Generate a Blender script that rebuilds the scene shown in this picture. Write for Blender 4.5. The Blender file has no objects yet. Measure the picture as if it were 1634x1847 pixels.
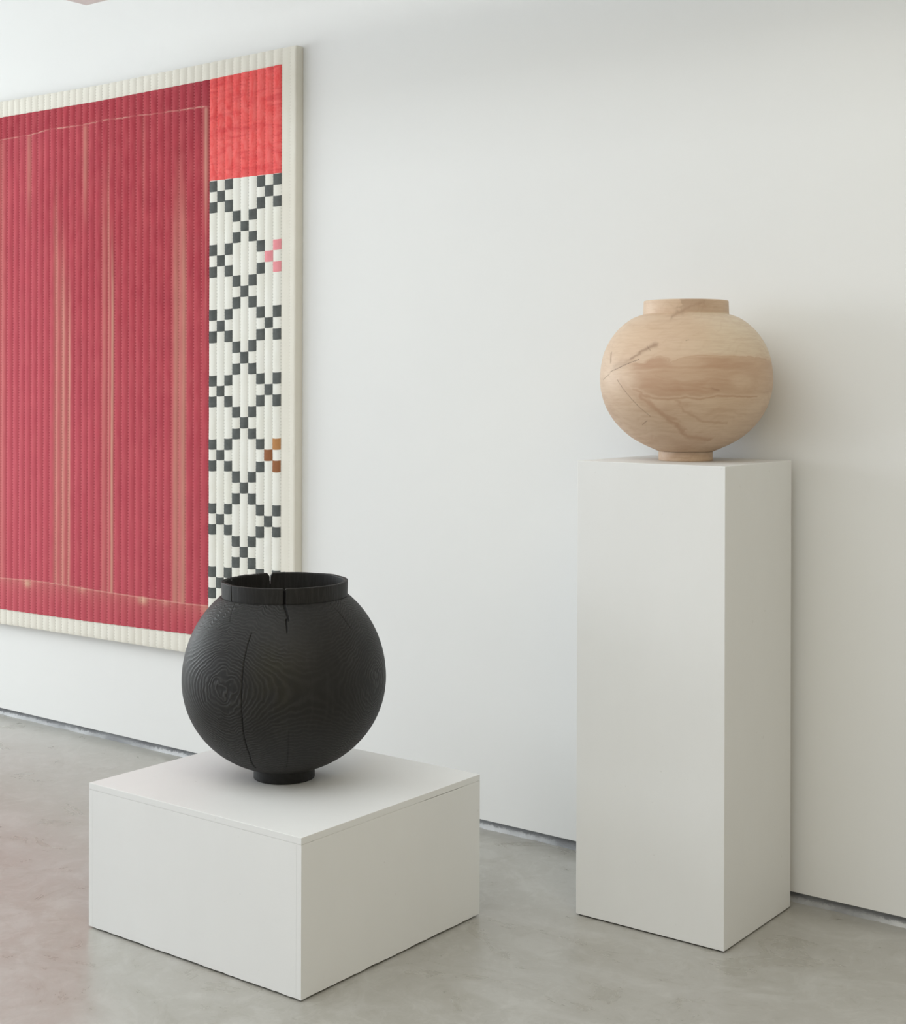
import bpy, math
import numpy as np
from mathutils import Vector

S = bpy.context.scene
COL = S.collection

# ------------------------------------------------------------------ camera
F_PX, CXP, HZ = 2621.9, 817.1, 694.0
CAM_H, YAW, ROLL = 1.283, 0.6613, 0.0030
cd = bpy.data.cameras.new('camera')
cam = bpy.data.objects.new('camera', cd)
COL.objects.link(cam)
cd.sensor_fit = 'VERTICAL'
cd.sensor_height = 24.0
cd.lens = F_PX / 1847 * 24.0
cd.shift_x = 0.0
cd.shift_y = -(923.5 - HZ) / 1847
cd.clip_start = 0.05
cam.location = (0, 0, CAM_H)
cam.rotation_mode = 'QUATERNION'
from mathutils import Matrix
cam.rotation_quaternion = (Matrix.Rotation(YAW, 3, 'Z') @ Matrix.Rotation(math.pi / 2, 3, 'X')
                           @ Matrix.Rotation(ROLL, 3, 'Z')).to_quaternion()
S.camera = cam

# ------------------------------------------------------------------ world, lights, exposure
w = bpy.data.worlds.new('sky'); S.world = w
w.use_nodes = True
w.node_tree.nodes['Background'].inputs[0].default_value = (0.80, 0.90, 1.0, 1)
w.node_tree.nodes['Background'].inputs[1].default_value = 1.0
S.view_settings.view_transform = 'Standard'
S.view_settings.look = 'None'
S.view_settings.gamma = 1.0
S.view_settings.use_curve_mapping = False
S.view_settings.exposure = 0.0


def area(name, loc, target, sx, sy, watts, col):
    l = bpy.data.lights.new(name, 'AREA')
    l.shape = 'RECTANGLE'; l.size = sx; l.size_y = sy
    l.energy = watts; l.color = col
    o = bpy.data.objects.new(name, l); COL.objects.link(o)
    o.location = loc
    d = Vector(target) - Vector(loc)
    o.rotation_euler = d.to_track_quat('-Z', 'Z').to_euler()
    return o


# daylight through the glazed front at the left, plus two added fill lamps under the ceiling
# (name, place, aim, width, height, watts, colour)
for l_ in (
    ('daylight_left_near', (-7.9, -2.6, 1.50), (0, -2.6, 1.50), 2.4, 2.9, 88, (0.77, 0.82, 0.95)),
    ('daylight_left', (-7.9, -0.45, 1.50), (0, -0.45, 1.50), 1.8, 2.9, 32, (0.90, 0.94, 1.0)),
    ('daylight_left_far', (-7.9, 2.2, 1.50), (0, 2.2, 1.50), 1.3, 2.9, 126, (0.88, 0.96, 0.99)),
    ('top_fill', (-2.2, 0.0, 3.45), (-2.2, 0.01, 0), 4.2, 3.6, 84, (0.91, 0.96, 1.0)),  # added fill for tops and floor; the ceiling has no opening here
    ('warm_fill_right', (1.2, 0.0, 3.45), (1.2, 0.01, 0), 2.5, 2.6, 65, (1.0, 0.87, 0.62)),  # added warm fill on the right side, not a real source
):
    area(*l_)


# ------------------------------------------------------------------ helpers
FWD = np.array([-math.sin(YAW), math.cos(YAW), 0.0])
RT = np.array([math.cos(YAW), math.sin(YAW), 0.0])


def ray(u, v):
    u = u - 817; v = v - 923.5
    c, s = math.cos(ROLL), math.sin(ROLL)
    u, v = c * u + s * v + 817, -s * u + c * v + 923.5
    return FWD + RT * (u - CXP) / F_PX + np.array([0, 0, -(v - HZ) / F_PX])


def on_y(u, v, Y):
    d = ray(u, v); t = Y / d[1]
    return d[0] * t, CAM_H + d[2] * t


def on_z(u, v, Z):
    d = ray(u, v); t = (Z - CAM_H) / d[2]
    return d[0] * t, d[1] * t


def hash3(ix, iy, iz, seed):
    n = (ix * 73856093) ^ (iy * 19349663) ^ (iz * 83492791) ^ (seed * 2654435761)
    n = (n ^ (n >> 13)) * 1274126177 & 0x7fffffff
    n = (n ^ (n >> 16)) & 0xffffff
    return n / float(0xffffff)


def noise(x, y, z, seed=0):
    x = np.asarray(x, float); y = np.asarray(y, float) + 0 * x; z = np.asarray(z, float) + 0 * x
    fx, fy, fz = np.floor(x), np.floor(y), np.floor(z)
    ix, iy, iz = fx.astype(np.int64), fy.astype(np.int64), fz.astype(np.int64)
    tx, ty, tz = x - fx, y - fy, z - fz
    tx, ty, tz = [t * t * (3 - 2 * t) for t in (tx, ty, tz)]
    r = 0
    for a in (0, 1):
        for b in (0, 1):
            for c in (0, 1):
                r = r + hash3(ix + a, iy + b, iz + c, seed) * (tx if a else 1 - tx) * (ty if b else 1 - ty) * (tz if c else 1 - tz)
    return r * 2 - 1


def fbm(x, y, z, seed=0, o=3):
    r = 0; a = 1; t = 0
    for k in range(o):
        r = r + a * noise(x * 2 ** k, y * 2 ** k, z * 2 ** k, seed + k); t += a; a *= .5
    return r / t


def sst(e0, e1, x):
    t = np.clip((x - e0) / (e1 - e0), 0, 1)
    return t * t * (3 - 2 * t)


def mesh_obj(name, verts, faces, mat, parent=None, smooth=False, attrs=None):
    me = bpy.data.meshes.new(name)
    verts = np.asarray(verts, np.float32)
    if isinstance(faces, np.ndarray):
        n = len(faces)
        me.vertices.add(len(verts)); me.vertices.foreach_set('co', verts.ravel())
        me.loops.add(n * 4); me.loops.foreach_set('vertex_index', faces.astype(np.int32).ravel())
        me.polygons.add(n)
        me.polygons.foreach_set('loop_start', np.arange(0, n * 4, 4, dtype=np.int32))
        me.update(calc_edges=True)
    else:
        me.from_pydata(verts.tolist(), [], faces)
    me.polygons.foreach_set('use_smooth', [smooth] * len(me.polygons))
    for k, a in (attrs or {}).items():
        at = me.attributes.new(k, 'FLOAT', 'POINT')
        at.data.foreach_set('value', np.asarray(a, np.float32).ravel())
    me.validate()
    me.materials.append(mat)
    o = bpy.data.objects.new(name, me); COL.objects.link(o)
    if parent: o.parent = parent
    return o


def grid_faces(nr, nc, wrap=False):
    i = np.arange(nr - 1)[:, None]; m = nc if wrap else nc - 1
    j = np.arange(m)[None, :]
    a = i * nc + j; b = i * nc + (j + 1) % nc
    return np.stack([a, b, b + nc, a + nc], -1).reshape(-1, 4)


def box(name, x0, x1, y0, y1, z0, z1, mat, parent=None, bevel=0.0):
    v = [(x, y, z) for z in (z0, z1) for y in (y0, y1) for x in (x0, x1)]
    f = [(0, 2, 3, 1), (4, 5, 7, 6), (0, 1, 5, 4), (2, 6, 7, 3), (0, 4, 6, 2), (1, 3, 7, 5)]
    o = mesh_obj(name, v, f, mat, parent)
    if bevel:
        m = o.modifiers.new('bevel', 'BEVEL'); m.width = bevel; m.segments = 2
    return o


def empty(name, loc, label, cat, rz=0.0, group=None):
    o = bpy.data.objects.new(name, None); COL.objects.link(o)
    o.location = loc; o.rotation_euler = (0, 0, rz)
    o['label'] = label; o['category'] = cat
    if group: o['group'] = group
    return o


def structure(o, label=None):
    o['kind'] = 'structure'
    if label: o['label'] = label
    return o


class M:
    def __init__(s, name, rough=0.6, spec=0.5):
        s.m = bpy.data.materials.new(name); s.m.use_nodes = True
        s.t = s.m.node_tree; s.p = s.t.nodes['Principled BSDF']
        s.p.inputs['Roughness'].default_value = rough
        s.p.inputs['Specular IOR Level'].default_value = spec

    def n(s, typ, **kw):
        nd = s.t.nodes.new(typ)
        for k, v in kw.items():
            if k.startswith('_'): setattr(nd, k[1:], v)
            else:
                inp = nd.inputs[int(k[1:])] if k[0] == 'i' and k[1:].isdigit() else nd.inputs[k.replace('__', ' ')]
                if hasattr(v, 'links') or isinstance(v, bpy.types.NodeSocket): s.t.links.new(v, inp)
                else: inp.default_value = v
        return nd

    def coord(s, scale=(1, 1, 1)):
        c = s.n('ShaderNodeTexCoord'); mp = s.n('ShaderNodeMapping', Scale=scale)
        s.t.links.new(c.outputs['Object'], mp.inputs['Vector'])
        return mp.outputs[0]

    def noise(s, scale, detail=4, rough=.55, vec=None, dist=0.0):
        nd = s.n('ShaderNodeTexNoise', Scale=scale, Detail=detail, Roughness=rough, Distortion=dist)
        s.t.links.new(vec if vec is not None else s.coord(), nd.inputs['Vector'])
        return nd.outputs['Fac']

    def attr(s, name):
        return s.n('ShaderNodeAttribute', _attribute_name=name).outputs['Fac']

    def math(s, op, a, b=0.0, clamp=False):
        return s.n('ShaderNodeMath', _operation=op, _use_clamp=clamp, i0=a, i1=b).outputs[0]

    def ramp(s, f, a, b):
        return s.n('ShaderNodeMapRange', i0=f, i1=a, i2=b).outputs[0]

    def mix(s, f, a, b, mode='MIX'):
        nd = s.n('ShaderNodeMix', _data_type='RGBA', _blend_type=mode)
        for i, v in ((0, f), (6, a), (7, b)):
            if isinstance(v, bpy.types.NodeSocket): s.t.links.new(v, nd.inputs[i])
            else: nd.inputs[i].default_value = (v if i == 0 else (*v, 1))
        return nd.outputs[2]

    def color(s, c):
        if isinstance(c, bpy.types.NodeSocket): s.t.links.new(c, s.p.inputs['Base Color'])
        else: s.p.inputs['Base Color'].default_value = (*c, 1)

    def rough(s, r):
        s.t.links.new(r, s.p.inputs['Roughness'])

    def bump(s, h, strength, dist=.001, prev=None):
        b = s.n('ShaderNodeBump', Strength=strength, Distance=dist, Height=h)
        if prev is not None: s.t.links.new(prev, b.inputs['Normal'])
        s.t.links.new(b.outputs[0], s.p.inputs['Normal'])
        return b.outputs[0]


# ------------------------------------------------------------------ materials
def mat_wall():
    m = M('white_wall_paint', .62, .3)
    n = m.noise(1.3, 3)
    m.color(m.mix(m.ramp(n, .3, .7), (.80, .80, .785), (.82, .82, .80)))
    b = m.bump(m.noise(260, 3), .12, .0006)
    m.bump(m.noise(2.2, 2), .25, .006, b)
    return m.m


def mat_plinth(name, tone):
    m = M(name, .5, .35)
    n = m.noise(5, 4, .6, m.coord((1, 1, .5)))
    c = m.mix(m.ramp(n, .3, .7), tuple(t * .975 for t in tone), tone)
    sp = m.noise(46, 2, .5)
    c = m.mix(m.math('MULTIPLY', m.ramp(sp, .74, .80), .35), c, (.45, .44, .40))
    m.color(c)
    b = m.bump(m.noise(9, 3, .6, m.coord((3, 3, .6))), .2, .002)
    m.bump(m.noise(420, 2), .08, .0005, b)
    return m.m


def mat_floor():
    m = M('polished_concrete', .26, .5)
    co = m.coord()
    a = m.noise(1.0, 5, .6, co, .4)
    b = m.noise(3.6, 7, .68, m.coord((1, 1.5, 1)), 1.6)
    b2 = m.noise(9.0, 6, .7, m.coord((1.3, 1, 1)), 2.2)
    c = m.noise(40, 5, .65, co, .6)
    base = m.mix(m.ramp(a, .3, .7), (.350, .336, .296), (.425, .414, .385))
    base = m.mix(m.math('MULTIPLY', m.ramp(b, .50, .62), .40), base, (.50, .492, .465))
    base = m.mix(m.math('MULTIPLY', m.ramp(b, .46, .34), .42), base, (.295, .276, .232))
    base = m.mix(m.math('MULTIPLY', m.ramp(b2, .54, .62), .24), base, (.52, .51, .475))
    base = m.mix(m.math('MULTIPLY', m.ramp(b2, .44, .34), .30), base, (.285, .266, .225))
    base = m.mix(m.math('MULTIPLY', m.ramp(c, .52, .8), .30), base, (.50, .49, .46))
    v = m.n('ShaderNodeTexVoronoi', Scale=11.0); m.t.links.new(co, v.inputs['Vector'])
    pick = m.n('ShaderNodeSeparateColor', i0=v.outputs['Color']).outputs[0]
    dot = m.math('MULTIPLY', m.ramp(v.outputs['Distance'], .034, .016), m.ramp(pick, .72, .75))
    base = m.mix(m.math('MULTIPLY', dot, .75), base, (.10, .09, .08))
    m.color(base)
    m.rough(m.n('ShaderNodeMapRange', i0=b, i1=.3, i2=.7, i3=.25, i4=.37).outputs[0])
    m.p.inputs['IOR'].default_value = 1.62
    bb = m.bump(m.noise(5, 3, .5, co), .10, .003)
    m.bump(c, .04, .001, bb)
    return m.m


def mat_skirt():
    m = M('rough_grey_plaster', .85, .25)
    n = m.noise(9, 5, .6, m.coord((1, 1, 4)))
    z = m.n('ShaderNodeSeparateXYZ', i0=m.coord()).outputs[2]
    g = m.noise(70, 4, .7)
    c = m.mix(m.ramp(n, .35, .7), (.24, .245, .255), (.36, .37, .38))
    crumb = m.math('MULTIPLY', m.ramp(m.math('ADD', z, m.math('MULTIPLY', g, .026)), .0265, .0215), m.ramp(m.noise(3, 3), .38, .6))
    m.color(m.mix(m.math('MULTIPLY', crumb, .8), c, (.68, .69, .70)))
    m.bump(g, .6, .004)
    return m.m


def cloth(name, cols, nscale=14, extra=None, stitch=None, bumpk=.35):
    m = M(name, .88, .15)
    n = m.noise(nscale, 5, .6)
    c = m.mix(m.ramp(n, .3, .7), cols[0], cols[1])
    if extra: c = extra(m, c)
    if stitch:
        co = m.coord(); sx = m.n('ShaderNodeSeparateXYZ', i0=co)
        seam = m.attr('seam')
        d = m.math('SINE', m.math('MULTIPLY', sx.outputs[2], 2 * math.pi / .0105))
        dash = m.ramp(d, -.1, .35)
        hole = m.ramp(d, -.5, -.85)
        c = m.mix(m.math('MULTIPLY', m.math('MULTIPLY', seam, dash), stitch[1]), c, stitch[0])
        c = m.mix(m.math('MULTIPLY', m.math('MULTIPLY', seam, hole), .5), c, tuple(k * .45 for k in cols[0]))
    m.color(c)
    b = m.bump(m.noise(900, 2, .5, m.coord((1, 1, 1.6))), .25, .0006)
    m.bump(m.noise(38, 3, .6, m.coord((1, 1, .8)), .5), bumpk, .003, b)
    return m.m


WALL = mat_wall()
mm = M('white_beam_paint', .6, .3); mm.color((.90, .90, .885)); BEAM = mm.m
PL = mat_plinth('white_plinth_paint', (.80, .80, .785))
FLOOR = mat_floor()
SKIRT = mat_skirt()
mm = M('dark_plinth_base', .8, .2); mm.color((.05, .048, .042)); DARK = mm.m
CANVAS = cloth('cream_canvas', ((.755, .72, .63), (.795, .765, .68)), 5, None, ((.9, .89, .84), .25), .25)
CREAM = cloth('cream_cotton', ((.78, .765, .68), (.82, .81, .75)), 8, None, ((.9, .89, .84), .25), .3)


def maroon_extra(m, c):
    c = m.mix(m.attr('tone'), c, (.55, .098, .128))
    n2 = m.noise(60, 4, .6, m.coord((1, 1, .25)))
    c = m.mix(m.math('MULTIPLY', m.ramp(n2, .4, .75), .22), c, (.62, .17, .17))
    c = m.mix(m.attr('fade'), c, (.66, .37, .27))
    return m.mix(m.attr('crease'), c, (.80, .50, .40))


MAROON = cloth('dyed_maroon_cotton', ((.365, .040, .058), (.455, .060, .078)), 9, maroon_extra, ((.68, .24, .25), .34))


def red_extra(m, c):
    n = m.noise(22, 5, .7, m.coord((1.4, 1, .8)), 1.5)
    c = m.mix(m.math('MULTIPLY', m.ramp(n, .35, .62), .7), c, (.90, .20, .19))
    n = m.noise(14, 4, .6, m.coord((.5, 1, 2.2)), 1.0)
    return m.mix(m.math('MULTIPLY', m.ramp(n, .5, .72), .6), c, (.64, .045, .055))


RED = cloth('brushed_red_cotton', ((.78, .075, .075), (.86, .12, .11)), 12, red_extra, ((.9, .3, .28), .10))
GREY = cloth('charcoal_cotton', ((.085, .092, .088), (.125, .133, .128)), 40, None, None)
PINK = cloth('rose_cotton', ((.76, .27, .30), (.82, .33, .35)), 40)
TAN = cloth('tan_cotton', ((.42, .20, .075), (.47, .23, .09)), 40)
RUST = cloth('rust_cotton', ((.27, .11, .05), (.31, .13, .06)), 40)


def mat_black():
    m = M('charred_oak', .58, .33)
    g = m.attr('grain'); cr = m.attr('crack'); ol = m.attr('olive_reflection')
    wob = m.noise(120, 3)
    ph = m.math('ADD', m.math('MULTIPLY', g, 2 * math.pi), m.math('MULTIPLY', wob, 2.2))
    ph = m.math('ADD', ph, m.math('MULTIPLY', m.noise(28, 3, .6), 7.0))
    sn = m.math('SINE', ph)
    ring = m.math('POWER', m.ramp(sn, -1, 1), 2.2)
    patch = m.noise(7, 3, .6)
    amt = m.math('MULTIPLY', m.math('MULTIPLY', ring, m.attr('amp')), m.ramp(patch, .25, .6))
    c = m.mix(amt, (.0100, .0090, .0076), (.038, .0365, .034))
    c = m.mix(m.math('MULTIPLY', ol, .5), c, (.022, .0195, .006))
    fib = m.noise(90, 3, .6, m.coord((1, 1, .06)))
    c = m.mix(m.math('MULTIPLY', m.ramp(fib, .5, .8), .25), c, (.034, .034, .032))
    c = m.mix(cr, c, (.004, .004, .004))
    m.color(c)
    b = m.bump(amt, .75, .0014)
    m.bump(fib, .25, .0008, b)
    return m.m


def mat_pale():
    m = M('pale_turned_wood', .48, .35)
    g = m.attr('grain'); cr = m.attr('crack'); st = m.attr('stain'); dk = m.attr('dark')
    base = m.mix(m.ramp(m.noise(5, 3), .3, .7), (.63, .455, .315), (.68, .52, .38))
    base = m.mix(m.math('MULTIPLY', m.attr('sap'), .75), base, (.72, .625, .475))
    f = m.math('SINE', m.math('ADD', m.math('MULTIPLY', g, 2 * math.pi), m.math('MULTIPLY', m.noise(14, 3), 5)))
    base = m.mix(m.math('MULTIPLY', m.ramp(f, .2, 1), .12), base, (.50, .33, .21))
    base = m.mix(m.math('MULTIPLY', st, .92), base, (.47, .285, .180))
    fine = m.noise(70, 4, .6, m.coord((.25, .25, 3)))
    base = m.mix(m.math('MULTIPLY', m.ramp(fine, .45, .75), .34), base, (.47, .29, .185))
    base = m.mix(m.math('MULTIPLY', dk, 1.0), base, (.27, .155, .095))
    base = m.mix(cr, base, (.06, .028, .016))
    m.color(base)
    m.bump(fine, .06, .0006)
    return m.m


BLACK = mat_black()
PALE = mat_pale()

# ------------------------------------------------------------------ room
WY = 3.368            # face of the wall
BOT = .0275            # lower edge of the wall boards above the floor
XL, XR, YB = -8.0, 4.5, -4.2
structure(box('floor', XL - .1, XR + .1, YB - .1, WY + .14, -.12, 0, FLOOR), 'polished grey concrete floor')
wl = structure(box('wall_back', XL, XR, WY, WY + .10, BOT, 3.5, WALL), 'plain white painted gallery wall')
# recessed skirting below the wall: rough plaster with a crumbled lower ledge
nx, nz = 2400, 9
xs = np.linspace(-6.6, XR, nx)[None, :]; tz = np.linspace(0, 1, nz)[:, None]
zz = tz * (BOT + .004)
lump = .5 + .5 * fbm(xs * 22, tz * 2.2, 0 * xs, 5, 4)
foot = np.clip(1 - tz * 1.9, 0, 1) ** .8
yy = WY + .0150 - foot * (.0060 + .0065 * lump ** 1.3) - .0012 * noise(xs * 130, tz * 6, 0 * xs, 9)
V = np.stack([xs + 0 * tz, yy, zz + 0 * xs], -1).reshape(-1, 3)
sk = mesh_obj('baseboard_back', V, grid_faces(nz, nx), SKIRT, None, True)
structure(sk, 'recessed rough grey strip under the white wall')
structure(box('wall_left', XL - .1, XL, YB, WY, 0, 3.5, WALL))
structure(box('wall_right', XR, XR + .1, YB, WY, 0, 3.5, WALL))
structure(box('wall_front', XL - .1, XR + .1, YB - .1, YB, 0, 3.5, WALL))
cx_, cy_ = on_z(157, 10, 2.48)
structure(box('trim_1', cx_, XR, cy_ - .14, cy_, 2.48, 2.56, BEAM, bevel=.002), 'slim white ceiling beam in front of the wall')
structure(box('ceiling', XL - .1, XR + .1, YB - .1, WY + .1, 3.5, 3.6, WALL), 'upper white ceiling')


# ------------------------------------------------------------------ plinths
def corner_frame(F, yaw):
    return F, yaw


def low_plinth():
    Fx, Fy, wd, dp, h, ya = -2.0983, 2.1887, .684, .627, .3416, .0104
    r = empty('plinth', (Fx, Fy, 0), 'low wide white plinth carrying the black vase', 'plinth', ya)
    t, g = .0150, .0045
    th = .018
    box('base', -wd + .02, -.02, .02, dp - .02, 0, g + .002, DARK, r)

    # ragged lower strips are cut into the front and side boards
    def board(name, axis, a0, a1, b0, b1, z0, z1, seed, crack=0.0):
        n = 180
        s = np.linspace(a0, a1, n)
        rag = .0006 * noise(s * 60, 0 * s, 0 * s, seed) + .0009 * np.clip(noise(s * 26, 0 * s, 0 * s, seed + 3), 0, 1) ** 2
        q_ = (s - a0) / (a1 - a0)
        dip = crack * (sst(.60, .70, q_) * (1 - sst(.86, .92, q_)) + .7 * np.exp(-((q_ - .05) / .012) ** 2))
        sg = math.copysign(.0006, b1 - b0)
        prof = [(b0, None), (b0, z1 - .0006), (b0 + sg, z1), (b1, z1), (b1, z0)]
        vs = []
        for i in range(n):
            for b, z in prof:
                zz_ = z0 + rag[i] if z is None else (z - dip[i] if z > z0 + .01 else z)
                vs.append((s[i], b, zz_) if axis == 'x' else (b, s[i], zz_))
        k = len(prof); fs = []
        for i in range(n - 1):
            for j in range(k):
                a = i * k + j; b = i * k + (j + 1) % k
                fs.append((a, b, b + k, a + k))
        fs.append(tuple(range(k))); fs.append(tuple(range((n - 1) * k + k - 1, (n - 1) * k - 1, -1)))
        o = mesh_obj(name, vs, fs, PL, r)
        import bmesh
        bm = bmesh.new(); bm.from_mesh(o.data); bmesh.ops.recalc_face_normals(bm, faces=bm.faces); bm.to_mesh(o.data); bm.free()
        return o
    board('side_panel', 'x', -wd + .0142, -.0142, .0003, th, g, h - t - .00015, 3)          # front
    board('side_panel', 'y', .0003, dp, -.0002, -.0139, g, h - t - .00015, 8, .0009)                # right: its edge shows at the corner
    board('side_panel', 'y', .0003, dp, -wd + .0002, -wd + .0139, g, h - t - .00015, 12)
    board('side_panel', 'x', -wd + .0142, -.0142, dp, dp - th, g, h - t - .00015, 15)
    box('top_panel', -wd, 0, 0, dp, h - t, h, PL, r, .0008)
    return r, h


def tall_plinth():
    Fx, Fy, wd, dp, h, ya = -1.531, 2.9701, .3935, .3607, 1.10, .0165
    r = empty('plinth', (Fx, Fy, 0), 'tall narrow white plinth by the wall carrying the pale wooden vase', 'plinth', ya)
    box('body', -wd, 0, 0, dp, .0035, h, PL, r, .0012)
    box('base', -wd + .006, -.006, .006, dp - .006, 0, .005, DARK, r)
    return r, h


low_plinth(); tall_plinth()


# ------------------------------------------------------------------ vases
class Lathe:
    """surface of revolution; local -Y looks at the camera, phi = 0 there, phi grows to image right"""
    def __init__(s, u, v, Z, depth_axis):
        d = ray(u, v); t = depth_axis
        s.px, s.py, s.Z = d[0] * t, d[1] * t, Z
        c = np.array([-s.px, -s.py]); c /= np.hypot(*c)
        s.c = c; s.right = np.array([-c[1], c[0]])
        s.rz = math.atan2(s.right[1], s.right[0])

    def pick(s, u, v, prof):
        """pixel -> (phi, z) on the outer profile (list of (r, z), world z)"""
        d = ray(u, v)
        t = np.linspace(2.5, 4.6, 9000)
        x = d[0] * t - s.px; y = d[1] * t - s.py; z = CAM_H + d[2] * t
        zs = [p[1] for p in prof]; rs = [p[0] for p in prof]
        R = np.interp(z, zs, rs, left=0, right=0)
        k = np.nonzero(np.hypot(x, y) <= R)[0]
        if not len(k):
            k = [int(np.argmin(np.hypot(x, y) - R))]
        k = k[0]
        return math.atan2(x[k] * s.right[0] + y[k] * s.right[1], x[k] * s.c[0] + y[k] * s.c[1]), z[k]


def spline(pts, n):
    """Catmull-Rom through (r, z) points"""
    P = np.array(pts, float); out = []
    Q = np.vstack([2 * P[0] - P[1], P, 2 * P[-1] - P[-2]])
    seg = len(P) - 1; L = np.hypot(*np.diff(P, axis=0).T); tot = L.sum()
    for i in range(seg):
        m = max(2, int(round(n * L[i] / tot)))
        t = np.linspace(0, 1, m, endpoint=False)[:, None]
        a, b, c, d = Q[i], Q[i + 1], Q[i + 2], Q[i + 3]
        out.append(.5 * (2 * b + (c - a) * t + (2 * a - 5 * b + 4 * c - d) * t * t + (3 * b - a - 3 * c + d) * t ** 3))
    out.append(P[-1:])
    return np.vstack(out)


def wrapd(a):
    return (a + math.pi) % (2 * math.pi) - math.pi


def stroke(PH, Zg, R, pts, w0, w1=None):
    """distance-based mask of a polyline given in (phi, z); widths in metres"""
    best = np.zeros_like(PH)
    n = len(pts)
    for i in range(n - 1):
        (p0, z0), (p1, z1) = pts[i], pts[i + 1]
        ax = wrapd(PH - p0) * R; az = Zg - z0
        bx = wrapd(p1 - p0) * R; bz = z1 - z0
        t = np.clip((ax * bx + az * bz) / (bx * bx + bz * bz + 1e-12), 0, 1)
        d = np.hypot(ax - t * bx, az - t * bz)
        q = (i + t) / (n - 1)
        ww = w0 + ((w1 if w1 is not None else w0) - w0) * q
        best = np.maximum(best, np.exp(-(d / ww) ** 2))
    return best


def lathe_mesh(name, prof, NC, mat, parent, attrf, disp=None, cap0=False, cap1=False):
    phi = np.linspace(-math.pi, math.pi, NC, endpoint=False)[None, :]
    prof = np.asarray(prof)
    R = prof[:, 0][:, None] + 0 * phi; Z = prof[:, 1][:, None] + 0 * phi
    PH = phi + 0 * R
    A = attrf(PH, Z, R)
    if disp is not None: R, Z = disp(PH, Z, R, A)
    V = np.stack([R * np.sin(PH), -R * np.cos(PH), Z], -1).reshape(-1, 3)
    F = grid_faces(len(prof), NC, True)
    return mesh_obj(name, V, F, mat, parent, True, A)


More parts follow.
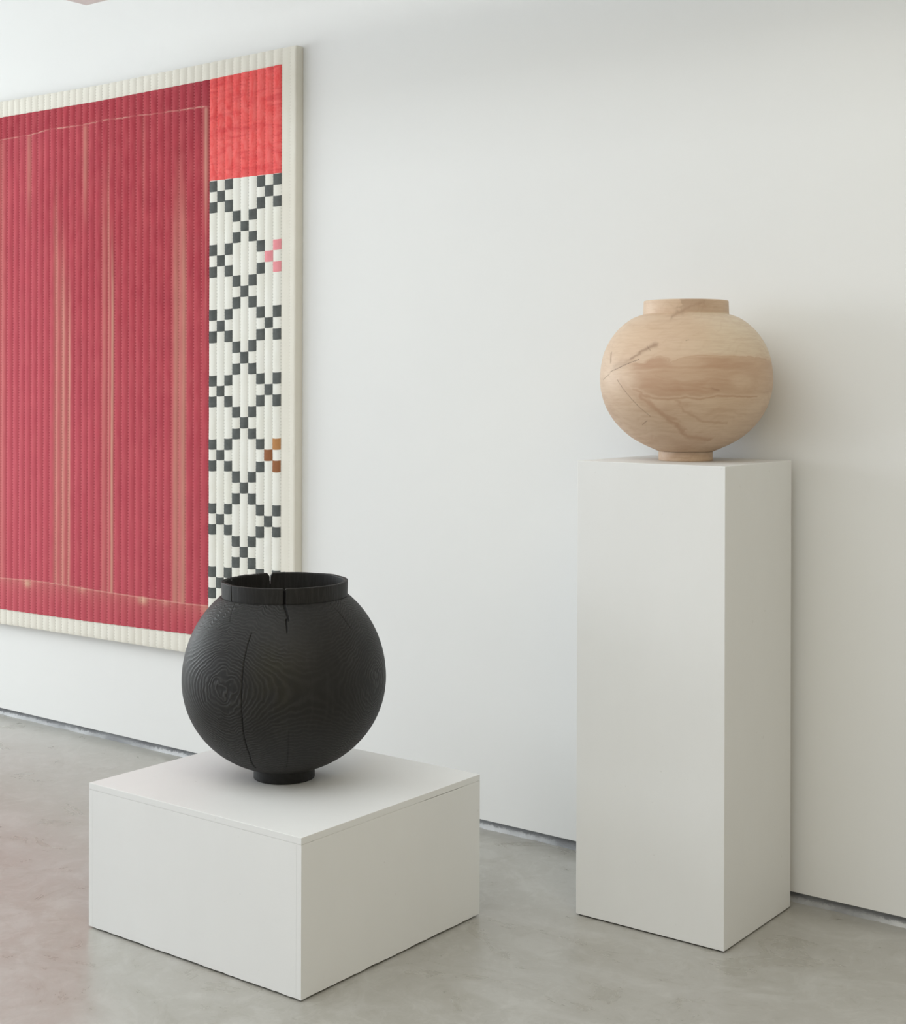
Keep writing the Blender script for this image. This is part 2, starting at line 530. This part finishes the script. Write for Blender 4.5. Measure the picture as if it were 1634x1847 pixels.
# ---- black vase
def black_vase():
    zb = .3416
    L = Lathe(513.5, 1402, zb, 3.487)
    e = empty('vase', (L.px, L.py, zb), 'round black charred wooden vase with a cracked rim', 'vase', L.rz)
    zc, a, bu, bl = .580, .2430, .2505, .2225
    rf, rn, zn, zt = .0730, .1510, .7766, .8130
    th0 = -math.asin(math.sqrt(1 - (rf / a) ** 2)); th1 = math.asin(math.sqrt(1 - (rn / a) ** 2))
    out = []
    for t in np.linspace(th0, th1, 280):
        c_, s_ = math.cos(t), math.sin(t)
        out.append((a * abs(c_) ** .97, zc + (bu if s_ > 0 else bl) * s_))
    outer = list(out)
    full = [(rf, zb - .01), (rf, outer[0][1])] + outer[1:-1] + [(rn, zn), (rn, zt)]

    def pk(cx, cy):
        return L.pick(320 + cx / 4.19, 1010 + cy / 4.19, full)
    long_crack = [pk(*p) for p in ((563, 555), (535, 640), (506, 770), (492, 900), (488, 1050), (492, 1200), (508, 1340), (548, 1470), (592, 1570))]
    front_top = [pk(812, 345), pk(830, 400), pk(845, 458)]
    front_low = [pk(826, 455), pk(833, 555)]
    fine1 = [pk(1160, 335), pk(1240, 420), pk(1310, 520)]
    fine2 = [pk(845, 1290), pk(840, 1440), pk(832, 1560)]
    fine3 = [pk(440, 330), pk(400, 470)]
    neck_front = pk(812, 280)[0]; neck_left = pk(409, 240)[0]
    b1 = pk(345, 985); b2 = pk(1500, 985)
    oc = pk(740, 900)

    def attr(PH, Z, R):
        Rm = np.maximum(R, .05)
        nz_ = fbm(np.sin(PH) * 3.2, np.cos(PH) * 3.2, Z * 13, 3, 3) * .012
        nz_ += fbm(np.sin(PH) * 16, np.cos(PH) * 16, Z * 50, 13, 2) * .0050
        w_ = np.full_like(PH, 1e9)
        A_ = .0115
        for b in (b1, b2):
            d = a * wrapd(PH - b[0])
            w_ = np.minimum(w_, d * d)
        w_ = A_ * (1 - np.exp(-w_ / A_))
        dz = Z - b1[1] + nz_
        g = 11 * (np.sqrt(1 + (dz * dz + w_) / .06 ** 2) - 1)
        bull = np.exp(-w_ / .004 - dz * dz / .005)
        g += bull * fbm(np.sin(PH) * 9, np.cos(PH) * 9, Z * 36, 33, 3) * 2.0
        cr = stroke(PH, Z, Rm, long_crack, .0007, .0013)
        cr = np.maximum(cr, stroke(PH, Z, Rm, front_top, .0022, .0013))
        cr = np.maximum(cr, stroke(PH, Z, Rm, front_low, .0014, .0007))
        cr = np.maximum(cr, .55 * stroke(PH, Z, Rm, fine1, .0009))
        cr = np.maximum(cr, .45 * stroke(PH, Z, Rm, fine2, .0007))
        cr = np.maximum(cr, .35 * stroke(PH, Z, Rm, fine3, .0007))
        ol = np.exp(-(wrapd(PH - oc[0]) * a / .055) ** 2 - ((Z - oc[1]) / .085) ** 2)  # soft olive reflection on the belly, painted into the base colour
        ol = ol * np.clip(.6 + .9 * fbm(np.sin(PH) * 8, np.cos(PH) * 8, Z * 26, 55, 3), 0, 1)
        amp = .05 + .95 * np.exp(-(a * wrapd(PH - b1[0])) ** 2 / .022) + .95 * np.exp(-(a * wrapd(PH - b2[0])) ** 2 / .010)
        return dict(grain=g, crack=np.clip(cr * 1.2, 0, 1), olive_reflection=ol, amp=np.clip(amp, 0, 1))

    def disp(PH, Z, R, A):
        ridge = np.sin(2 * math.pi * A['grain'])
        return R - .005 * A['crack'] + .0002 * ridge * A['amp'], Z

    thick = .012
    inner = [(max(r - thick, .03), zc + (z - zc) * .955) for r, z in outer[::-8] if z < zn - .012 and z > zb + .035]
    body_prof = np.array([(o[0], o[1] - zb) for o in outer] + [(rn - .009, zn - zb)] + [(r, z - zb) for r, z in inner] + [(.001, inner[-1][1] - zb)])

    def shift(f):
        return lambda PH, Z, R: f(PH, Z + zb, R)
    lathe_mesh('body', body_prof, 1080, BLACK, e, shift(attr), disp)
    # neck: outer side, rim, inner side; the splits go through the rim
    t = np.linspace(0, 1, 26)
    npf = [(rn - .001 + .001 * k, zn + (zt - zn) * k) for k in t] + [(rn - .002, zt + .0008), (rn - .0065, zt + .0006)]
    npf += [(rn - .009, zt - (zt - zn + .02) * k) for k in t]
    slit = math.pi + math.asin(.254)
    slit2 = math.pi + math.asin(.905)

    def nattr(PH, Z, R):
        Zw = Z + zb
        cr = np.exp(-(wrapd(PH - neck_front - .002 * np.sin(Zw * 300)) * rn / .0022) ** 2)
        cr = np.maximum(cr, np.exp(-(wrapd(PH - neck_left) * rn / .0011) ** 2))
        cr = np.maximum(cr, .9 * np.exp(-(wrapd(PH - slit) * rn / .0016) ** 2))
        g = PH * 9 + Zw * 5 + 3 * fbm(PH * 6, Zw * 4, 0 * PH, 2, 3)
        return dict(grain=g, crack=np.clip(cr, 0, 1), olive_reflection=0 * PH, amp=.22 + 0 * PH)

    def ndisp(PH, Z, R, A):
        Zw = Z + zb
        up = np.clip((Zw - zn) / (zt - zn), 0, 1)
        outm = (R > rn - .004)
        near_front = np.exp(-(wrapd(PH - neck_front) * rn / .0022) ** 2) + .7 * np.exp(-(wrapd(PH - neck_left) * rn / .0011) ** 2)
        R2 = R - .0065 * near_front * outm * (1.0)
        x = np.abs(wrapd(PH - slit) * rn)
        n1 = np.where(x < .0017, .028, np.where(x < .0075, .0085 * (1 - (x - .0017) / .0058), 0))
        x = np.abs(wrapd(PH - slit2) * rn)
        n2 = np.where(x < .0035, .0050, np.where(x < .006, .002, 0))
        x = np.abs(wrapd(PH - neck_front) * rn)
        n3 = .006 * np.exp(-(x / .0028) ** 2)
        x = wrapd(PH - slit)                      # the piece left of the slit has warped down
        warp = np.where((x > 0) & (x < 1.6), .0016 * np.abs(noise(PH * 55, 0 * PH, 0 * PH, 4)) + .0012 * np.sin(np.clip(x, 0, 1.6) * 2), 0)
        warp += .0007 * fbm(PH * 5, 0 * PH, 0 * PH, 8, 2)
        dz = (n1 + n2 + n3 + warp)
        return R2, Z - dz * up
    lathe_mesh('neck', [(r, z - zb) for r, z in npf], 1500, BLACK, e, nattr, ndisp)
    zj = outer[0][1]
    fp = [(.001, 0), (rf - .002, 0), (rf - .0006, .0006), (rf, .002)] + [(rf, k) for k in np.linspace(.003, zj - zb, 8)] + [(rf, zj - zb + .003), (.02, zj - zb + .006)]
    lathe_mesh('foot', fp, 400, BLACK, e, lambda PH, Z, R: dict(grain=Z * 60 + PH * 2, crack=0 * PH, olive_reflection=0 * PH, amp=.15 + 0 * PH))


# ---- pale vase
def pale_vase():
    zb = 1.10
    depth = 3.555
    sc = F_PX / depth
    L = Lathe(1237.2, 829, zb, depth)
    e = empty('vase', (L.px, L.py, zb), 'round pale turned wooden vase with brown figure and fine cracks', 'vase', L.rz)
    tab = ((240, 1403), (360, 1350), (465, 1290), (560, 1210), (635, 1120), (695, 1010), (730, 890), (740, 770), (725, 630),
           (690, 515), (630, 410), (555, 325), (470, 262), (400, 232), (366, 222))
    def Zof(cy): return CAM_H - ((520 + cy / 4.806) - HZ) / sc
    outer = spline([(h / 4.806 / sc, Zof(y)) for h, y in tab], 300)
    rf, rn = 233 / 4.806 / sc, 364 / 4.806 / sc
    zj, zn, zt = outer[0][1], outer[-1][1], Zof(106)
    full = [(rf, zb - .01), (rf, zj - .0005)] + [tuple(p) for p in outer] + [(rn, zn + .0005), (rn, zt)]

    def pk(cx, cy):
        return L.pick(1070 + cx / 4.806, 520 + cy / 4.806, full)

    def pl(*pts): return [pk(*p) for p in pts]
    c1 = pl((150, 725), (215, 695), (300, 655), (400, 618))
    c2 = pl((210, 790), (270, 880), (345, 970), (420, 1045))
    c3 = pl((90, 795), (150, 740))
    c4 = pl((420, 1045), (500, 1110)); c5 = pl((470, 1150), (430, 1185)); c6 = pl((805, 455), (832, 446))
    c7 = pl((470, 500), (500, 540))
    dark1 = pl((335, 605), (420, 560), (490, 520), (560, 495))
    dark1b = pl((200, 680), (330, 625))
    knot = pl((160, 560), (155, 640))
    edge = pl((470, 640), (560, 590), (640, 600), (700, 640), (800, 600), (960, 585), (1100, 590), (1250, 595), (1380, 605), (1500, 625))
    edge2 = pl((350, 880), (430, 930), (520, 960), (620, 955), (760, 930), (900, 955), (1050, 935), (1250, 940), (1440, 925))
    swirl1 = pl((520, 760), (620, 785), (760, 805), (900, 795), (1010, 775))
    swirl2 = pl((760, 820), (900, 850), (1000, 870), (1090, 895))
    diag = pl((400, 930), (520, 1030), (640, 1110), (740, 1210), (830, 1290), (960, 1310))
    diag2 = pl((240, 800), (330, 900), (430, 1000), (520, 1060))
    diag3 = pl((680, 960), (760, 1060), (860, 1110), (960, 1150), (1140, 1170))
    blot = pl((700, 1000), (760, 990))
    top_dark = pl((680, 262), (760, 225), (830, 180), (950, 130))
    oval = pk(1290, 810)
    pb = pk(300, 770); bandc = pk(850, 770)

    def attr(PH, Z, R):
        Rm = np.maximum(R, .05)
        wx = fbm(np.sin(PH) * 2.2, np.cos(PH) * 2.2, Z * 12, 3, 4)
        wy = fbm(np.sin(PH) * 2.2, np.cos(PH) * 2.2, Z * 12, 23, 4)
        hx = fbm(PH * 14, Z * 160, 0 * PH, 63, 3); hy = fbm(PH * 10, Z * 60, 0 * PH, 73, 3)
        P2 = PH + (wx * .032 + hx * .009) / Rm; Z2 = Z + wy * .006 + hy * .0022
        def s(p, w0, w1=None): return stroke(P2, Z2, Rm, p, w0, w1)
        top = np.interp(P2, [p[0] for p in edge], [p[1] for p in edge])
        bot = np.interp(P2, [p[0] for p in edge2], [p[1] for p in edge2])
        band = sst(0, .003, top - Z2) * sst(0, .010, Z2 - bot) * sst(edge2[0][0] - .15, edge2[0][0] + .1, P2)
        band *= 1 - .45 * sst(edge[5][0], edge[-1][0], P2)
        fig = .5 + .32 * fbm(np.sin(PH) * 3 + wx, np.cos(PH) * 3, Z * 45 + wy * 2, 41, 4) + .38 * fbm(PH * 2.2, Z * 150 + 3 * wx, 0 * PH, 47, 3)
        ov = np.exp(-((wrapd(P2 - oval[0]) * Rm / .035) ** 2 + ((Z2 - oval[1]) / .016) ** 2) ** 2)
        st = band * (.18 + .95 * fig) * (1 - .75 * ov)
        low = .75 * sst(0, .03, bot - Z2) * (.12 + .55 * sst(.35, .8, fig)) * (1 - .5 * sst(0, .8, PH))
        st = np.maximum(st, low)
        for p, k, w0, w1 in ((edge, .62, .0022, .0018), (edge2, .85, .004, .002), (swirl1, .7, .004, .0025), (swirl2, .9, .005, .003),
                             (diag, .85, .009, .007), (diag2, .5, .012, .008), (diag3, .65, .007, .003), (blot, .5, .008, .008)):
            st = np.maximum(st, k * s(p, w0, w1))
        pale = np.exp(-((wrapd(P2 - pb[0]) * Rm / .03) ** 2 + ((Z2 - pb[1]) / .03) ** 2))
        st *= 1 - .5 * pale
        dk = np.maximum(.62 * s(dark1, .0045, .0055), .32 * s(dark1b, .008))
        dk = np.maximum(dk, .45 * s(top_dark, .005, .008))
        dk = np.maximum(dk, .75 * stroke(PH, Z, Rm, knot, .0028, .0030))
        dk = np.maximum(dk, .35 * s(swirl2[2:], .002))
        # darker wedge on the neck
        nd = sst(pk(770, 150)[0], pk(800, 150)[0], P2) * (1 - sst(pk(880, 150)[0], pk(1120, 150)[0], P2)) * sst(zn - .002, zn + .006, Z)
        dk = np.maximum(dk, .42 * nd * (.7 + .3 * fig))
        cr = .75 * stroke(PH, Z, Rm, c1, .0006, .0005)
        cr = np.maximum(cr, .6 * stroke(PH, Z, Rm, c2, .0005, .0005))
        cr = np.maximum(cr, .6 * stroke(PH, Z, Rm, c3, .0006, .0005))
        for c in (c4, c5, c6, c7): cr = np.maximum(cr, .4 * stroke(PH, Z, Rm, c, .0006, .0006))
        g = 42 * Z + 2.5 * wx + 4 * np.sin(PH - 1.0) ** 2
        return dict(grain=g, crack=np.clip(cr * 1.2, 0, 1), stain=np.clip(st, 0, 1), sap=sst(-.3, .8, P2) * sst(-.004, .01, Z2 - top) * (Z < zn + .002) * (.75 + .5 * wx), dark=np.clip(dk, 0, 1))

    def disp(PH, Z, R, A): return R - .0015 * A['crack'], Z
    inner = [(max(r - .012, .03), z) for r, z in outer[::-8] if z < zn - .015 and z > zb + .04]
    bp = [(r, z - zb) for r, z in outer] + [(rn - .01, zn - zb)] + [(r, z - zb) for r, z in inner] + [(.001, inner[-1][1] - zb)]
    sh = lambda PH, Z, R: attr(PH, Z + zb, R)
    lathe_mesh('body', bp, 1080, PALE, e, sh, disp)
    t = np.linspace(0, 1, 18)
    npf = [(rn + .0012 - .0012 * k, zn - .0006 + (zt - zn - .0012) * k) for k in t] + [(rn - .001, zt), (rn - .007, zt)]
    npf += [(rn - .009, zt - .001 - (zt - zn + .018) * k) for k in t]
    lathe_mesh('neck', [(r, z - zb) for r, z in npf], 700, PALE, e, sh)
    fp = [(.001, 0), (rf - .0012, 0), (rf - .0003, .0005), (rf, .0015)] + [(rf, k) for k in np.linspace(.003, zj - zb, 10)] + [(.02, zj - zb + .004)]
    lathe_mesh('foot', fp, 400, PALE, e, sh)


# ------------------------------------------------------------------ quilt
def quilt():
    QY = 3.3344
    xr = on_y(534, 300, QY)[0]
    ps0 = on_y(378.3, 600, QY)[0]; ps1 = on_y(508.3, 600, QY)[0]
    CW = (ps1 - ps0) / 9
    nch = 54
    xl = ps0 - nch * CW                      # left edge of the maroon cloth, outside the frame
    xo = xl - 2.4 * CW                       # outer left edge
    def curve(pts):
        q = [on_y(u, v, QY) for u, v in pts]
        xs_ = [a[0] for a in q]; zs_ = [a[1] for a in q]
        xs_ = [xo - .05] + xs_; zs_ = [zs_[0]] + zs_
        return lambda x: np.interp(x, xs_, zs_)
    top_o = curve(((0, 184), (184, 153), (367, 115.5), (534, 81.8)))
    top_i = curve(((0, 213), (176, 183.5), (380, 144), (509.5, 116.5)))
    bot_i = curve(((0, 1097.5), (154, 1119.5), (344.5, 1143.5), (470, 1161)))
    bot_o = curve(((0, 1124.5), (160, 1149), (333, 1176), (520, 1205)))
    x0c = .5 * (xr + xo)
    zb0 = float(bot_o(xr))
    e = empty('quilt', (x0c, WY, zb0), 'large red and cream patchwork quilt stretched on the white wall', 'quilt')

    def puff(x, z):
        k = (x - ps0) / CW
        f = k - np.floor(k)
        h = (np.abs(np.sin(math.pi * f)) ** .6) * .0042
        edge = sst(0, .02, xr - x)
        h = h * np.where(x > ps1, .35, 1.0)
        wr = fbm(x * 30, z * 22, 0 * x, 7, 3) * .0007
        return h + wr, np.exp(-(np.minimum(f, 1 - f) * CW / .0013) ** 2)

    def sheet(name, xa, xb, za, zb_, mat, parent, off=0.0, nzr=340, attrs=None, sub=12):
        nc = max(4, int(round((xb - xa) / CW * sub))) + 1
        x = np.linspace(xa, xb, nc)[None, :]; t = np.linspace(0, 1, nzr)[:, None]
        lo = za(x); hi = zb_(x)
        z = lo + (hi - lo) * t; x = x + 0 * t
        h, seam = puff(x, z)
        A = dict(seam=seam)
        if attrs: A.update(attrs(x, z))
        y = QY - h - off
        V = np.stack([x - x0c, y - WY, z - zb0], -1)
        n, m_ = V.shape[:2]
        back = V.copy(); back[..., 1] = QY - WY + .001 - off * 0
        # front grid plus a rim folded back so the cloth has thickness
        rim = np.concatenate([V[0, :], V[1:, -1], V[-1, -2::-1], V[-2:0:-1, 0]])
        rb = rim.copy(); rb[:, 1] = QY - WY + .0012
        verts = np.vstack([V.reshape(-1, 3), rim, rb])
        F = grid_faces(n, m_)
        N = n * m_; k = len(rim); j = np.arange(k); j2 = (j + 1) % k
        F = np.vstack([F, np.stack([N + j2, N + j, N + k + j, N + k + j2], -1)])
        A = {q: np.concatenate([np.asarray(v_).ravel(), np.zeros(2 * k)]) for q, v_ in A.items()}
        return mesh_obj(name, verts, F, mat, parent, True, A)

    # padded stretcher and cream border cloth wrapping round the sides
    nzr = 260
    nc = int((xr - xo) / CW * 12)
    x = np.linspace(xo, xr, nc)[None, :]; t = np.linspace(0, 1, nzr)[:, None]
    z = bot_o(x) + (top_o(x) - bot_o(x)) * t; x = x + 0 * t
    h, seam = puff(x, z)
    inner = (x > xl + .01) & (x < ps1 - .004) & (z < top_i(x) - .006) & (z > bot_i(x) + .006)
    edge = np.minimum(np.minimum(xr - x, x - xo), np.minimum(top_o(x) - z, z - bot_o(x)))
    rnd = .0018 * (1 - sst(0, .003, edge))
    y = QY - h * .6 + rnd + np.where(inner, .006, 0)
    V = np.stack([x - x0c, y - WY, z - zb0], -1)
    n, m_ = V.shape[:2]
    rim = np.concatenate([V[0, :], V[1:, -1], V[-1, -2::-1], V[-2:0:-1, 0]])
    k = len(rim); rows = []
    for q in (0, .15, .85, 1.0):
        rr = rim.copy(); rr[:, 1] = rim[:, 1] + (-.0005 - rim[:, 1]) * q
        if q in (.15, .85): rr[:, 0] += .0012 * np.sign(rr[:, 0])
        rows.append(rr)
    N = n * m_
    F = [grid_faces(n, m_)]
    for a in range(3):
        j = np.arange(k); j2 = (j + 1) % k; o_ = N + a * k
        F.append(np.stack([o_ + j2, o_ + j, o_ + k + j, o_ + k + j2], -1))
    A = dict(seam=np.concatenate([seam.ravel(), np.zeros(4 * k)]))
    b = mesh_obj('border', np.vstack([V.reshape(-1, 3)] + rows), np.vstack(F), CANVAS, e, True, A)
    b['label'] = 'plain cream border wrapped round the edge'

    # maroon cloth: pale vertical dye streaks and worn crease lines
    def X(u, v=600): return on_y(u, v, QY)[0]
    def Zp(u, v): return on_y(u, v, QY)[1]
    cr_top = [on_y(u, v, QY) for u, v in ((0, 254), (60, 243), (90, 234), (150, 226), (180, 219), (240, 210), (280, 206), (345, 196), (376, 192))]
    cr_bot = [on_y(u, v, QY) for u, v in ((0, 1042), (60, 1047), (105, 1053), (170, 1064), (255, 1077), (340, 1089), (378, 1093))]

    def mattr(x, z):
        ct = np.interp(x, [p[0] for p in cr_top], [p[1] for p in cr_top])
        cb = np.interp(x, [p[0] for p in cr_bot], [p[1] for p in cr_bot])
        inside = sst(-.004, .012, ct - z) * sst(-.002, .004, z - cb)
        nz1 = .5 + .5 * fbm(x * 60, z * 2.2, 0 * x, 77, 3)
        dx = .004 * fbm(x * 0 + 3, z * 2.0, 0 * x, 31, 2)
        fade = 0 * x
        for u, wd, k, v0, v1 in ((104, .013, .42, 330, 1200), (116, .016, .50, 420, 1200), (127, .009, .62, 500, 1200),
                                 (156, .012, .42, 150, 420), (55, .012, .36, 150, 420), (198, .006, .45, 250, 1200), (205, .0055, .85, 420, 1200),
                                 (190, .012, .25, 300, 1200), (319, .013, .40, 350, 1200), (334, .010, .42, 330, 1200), (327, .02, .22, 250, 1200),
                                 (6, .02, .18, 200, 1200), (262, .01, .15, 200, 420), (374, .010, .50, 150, 420)):
            zt_, zb_ = Zp(u, v0), Zp(u, v1)
            fz = sst(zb_ - .05, zb_ + .25, z) if v1 < 1100 else 1.0
            ft = 1 - sst(zt_ - .35, zt_ + .12, z) if v0 > 240 else 1.0
            fade = fade + k * 1.1 * np.exp(-((x + dx - X(u)) / wd) ** 2) * fz * ft
        fade = np.clip(fade, 0, 1) * (.72 + .4 * nz1) * inside
        spots = 0 * x
        for u, v, a_ in ((52, 1052, .8), (260, 1082, .85), (150, 1062, .35), (375, 1100, .45), (300, 1085, .3)):
            px_, pz_ = on_y(u, v, QY)
            spots += a_ * np.exp(-((x - px_) / .022) ** 2 - ((z - pz_) / .014) ** 2)
        below = np.exp(-np.clip(cb - z, 0, 1) / .035) * (z < cb) * .22
        fade = np.clip(np.maximum(fade, spots * (z < cb + .004)) + below, 0, 1)
        wob = .0012 * noise(x * 40, 0 * x, 0 * x, 5)
        cre = .70 * np.exp(-((z - ct - wob) / .0019) ** 2) * np.clip(.55 + .6 * noise(x * 30, 0 * x, 0 * x, 15), .15, 1)
        cre = np.maximum(cre, .50 * np.exp(-((z - cb) / .0017) ** 2))
        cre = np.maximum(cre, .30 * np.exp(-((x - X(373.5)) / .003) ** 2) * (z < ct) * sst(1.2, 2.0, z))
        tone = .55 * (1 - sst(Zp(200, 1100), Zp(200, 300), z)) + .35 * (1 - sst(X(0), X(300), x)) + .15 * fbm(x * 7, z * 3, 0 * x, 61, 3)
        tone = np.where(z > ct, tone - .25, tone)
        return dict(fade=fade, crease=cre, tone=np.clip(tone, 0, 1))
    mp = sheet('maroon_panel', xl, ps0, bot_i, top_i, MAROON, e, .0010, 900, mattr, 8)
    mp['label'] = 'large dark red panel with pale vertical streaks'
    # right strip: red block above a cream strip set with small squares
    j_l = on_y(379, 327.0, QY); j_r = on_y(509, 312.0, QY)
    seam_z = lambda x: j_l[1] + (x - j_l[0]) * (j_r[1] - j_l[1]) / (j_r[0] - j_l[0])
    rp = sheet('red_panel', ps0, ps1, seam_z, top_i, RED, e, .0008, 120)
    rp['label'] = 'bright brushed red block at the top right'
    cp = sheet('checkered_panel', ps0, ps1, bot_i, seam_z, CREAM, e, .0006, 300)
    cp['label'] = 'cream strip set with small dark squares'
    # rows: edges measured down the left and the right side of the strip
    lv = [327.6, 442.5, 559.5, 677.3, 792.2, 906.7, 1020.7, 1135]
    rv = [312.3, 430.2, 550.2, 671.5, 791.0, 911.3, 1029.0, 1146]
    rowL = [on_y(379, v, QY)[1] for v in lv]; rowR = [on_y(508, v, QY)[1] for v in rv]

    def rowz(x, r):
        a_ = np.interp(r, np.arange(8) * 6, rowL); b_ = np.interp(r, np.arange(8) * 6, rowR)
        return a_ + (b_ - a_) * (x - ps0) / (ps1 - ps0)
    pat = {0: (0, 2, 6, 8), 1: (1, 7), 2: (0, 2, 6, 8), 3: (3, 5), 4: (4,), 5: (3, 5)}
    rng = np.random.default_rng(4)
    for r in range(42):
        for c in pat[r % 6]:
            mat, nm = GREY, None
            if c >= 7 and r in (6, 7, 8): mat, nm = PINK, 'rose pink square'
            if c >= 7 and r in (24, 25, 26): mat, nm = (TAN if r == 24 else RUST), ('tan brown square' if r == 24 else 'rust brown square')
            xa, xb = ps0 + c * CW + .0004, ps0 + (c + 1) * CW - .0002
            j1, j2 = rng.normal(0, .0009, 2)
            sg = .0012
            lo = lambda x, r=r, j=j1: rowz(x, r + 1) + j - sg * np.sin(math.pi * ((x - ps0) / CW % 1))
            hi = lambda x, r=r, j=j2: rowz(x, r) + j - sg * np.sin(math.pi * ((x - ps0) / CW % 1))
            nx_, nz_ = 7, 5
            x = np.linspace(xa, xb, nx_)[None, :]; t = np.linspace(0, 1, nz_)[:, None]
            z = lo(x) + (hi(x) - lo(x)) * t; x = x + 0 * t
            h, _ = puff(x, z)
            V = np.stack([x - x0c, QY - h - .0013 - WY, z - zb0], -1)
            rim = np.concatenate([V[0, :], V[1:, -1], V[-1, -2::-1], V[-2:0:-1, 0]])
            rb = rim.copy(); rb[:, 1] += .0012
            k = len(rim); N = nx_ * nz_; j = np.arange(k); jj = (j + 1) % k
            F = np.vstack([grid_faces(nz_, nx_), np.stack([N + jj, N + j, N + k + j, N + k + jj], -1)])
            o = mesh_obj('patch', np.vstack([V.reshape(-1, 3), rim, rb]), F, mat, cp, True)
            if nm: o['label'] = nm


black_vase()
pale_vase()
quilt()
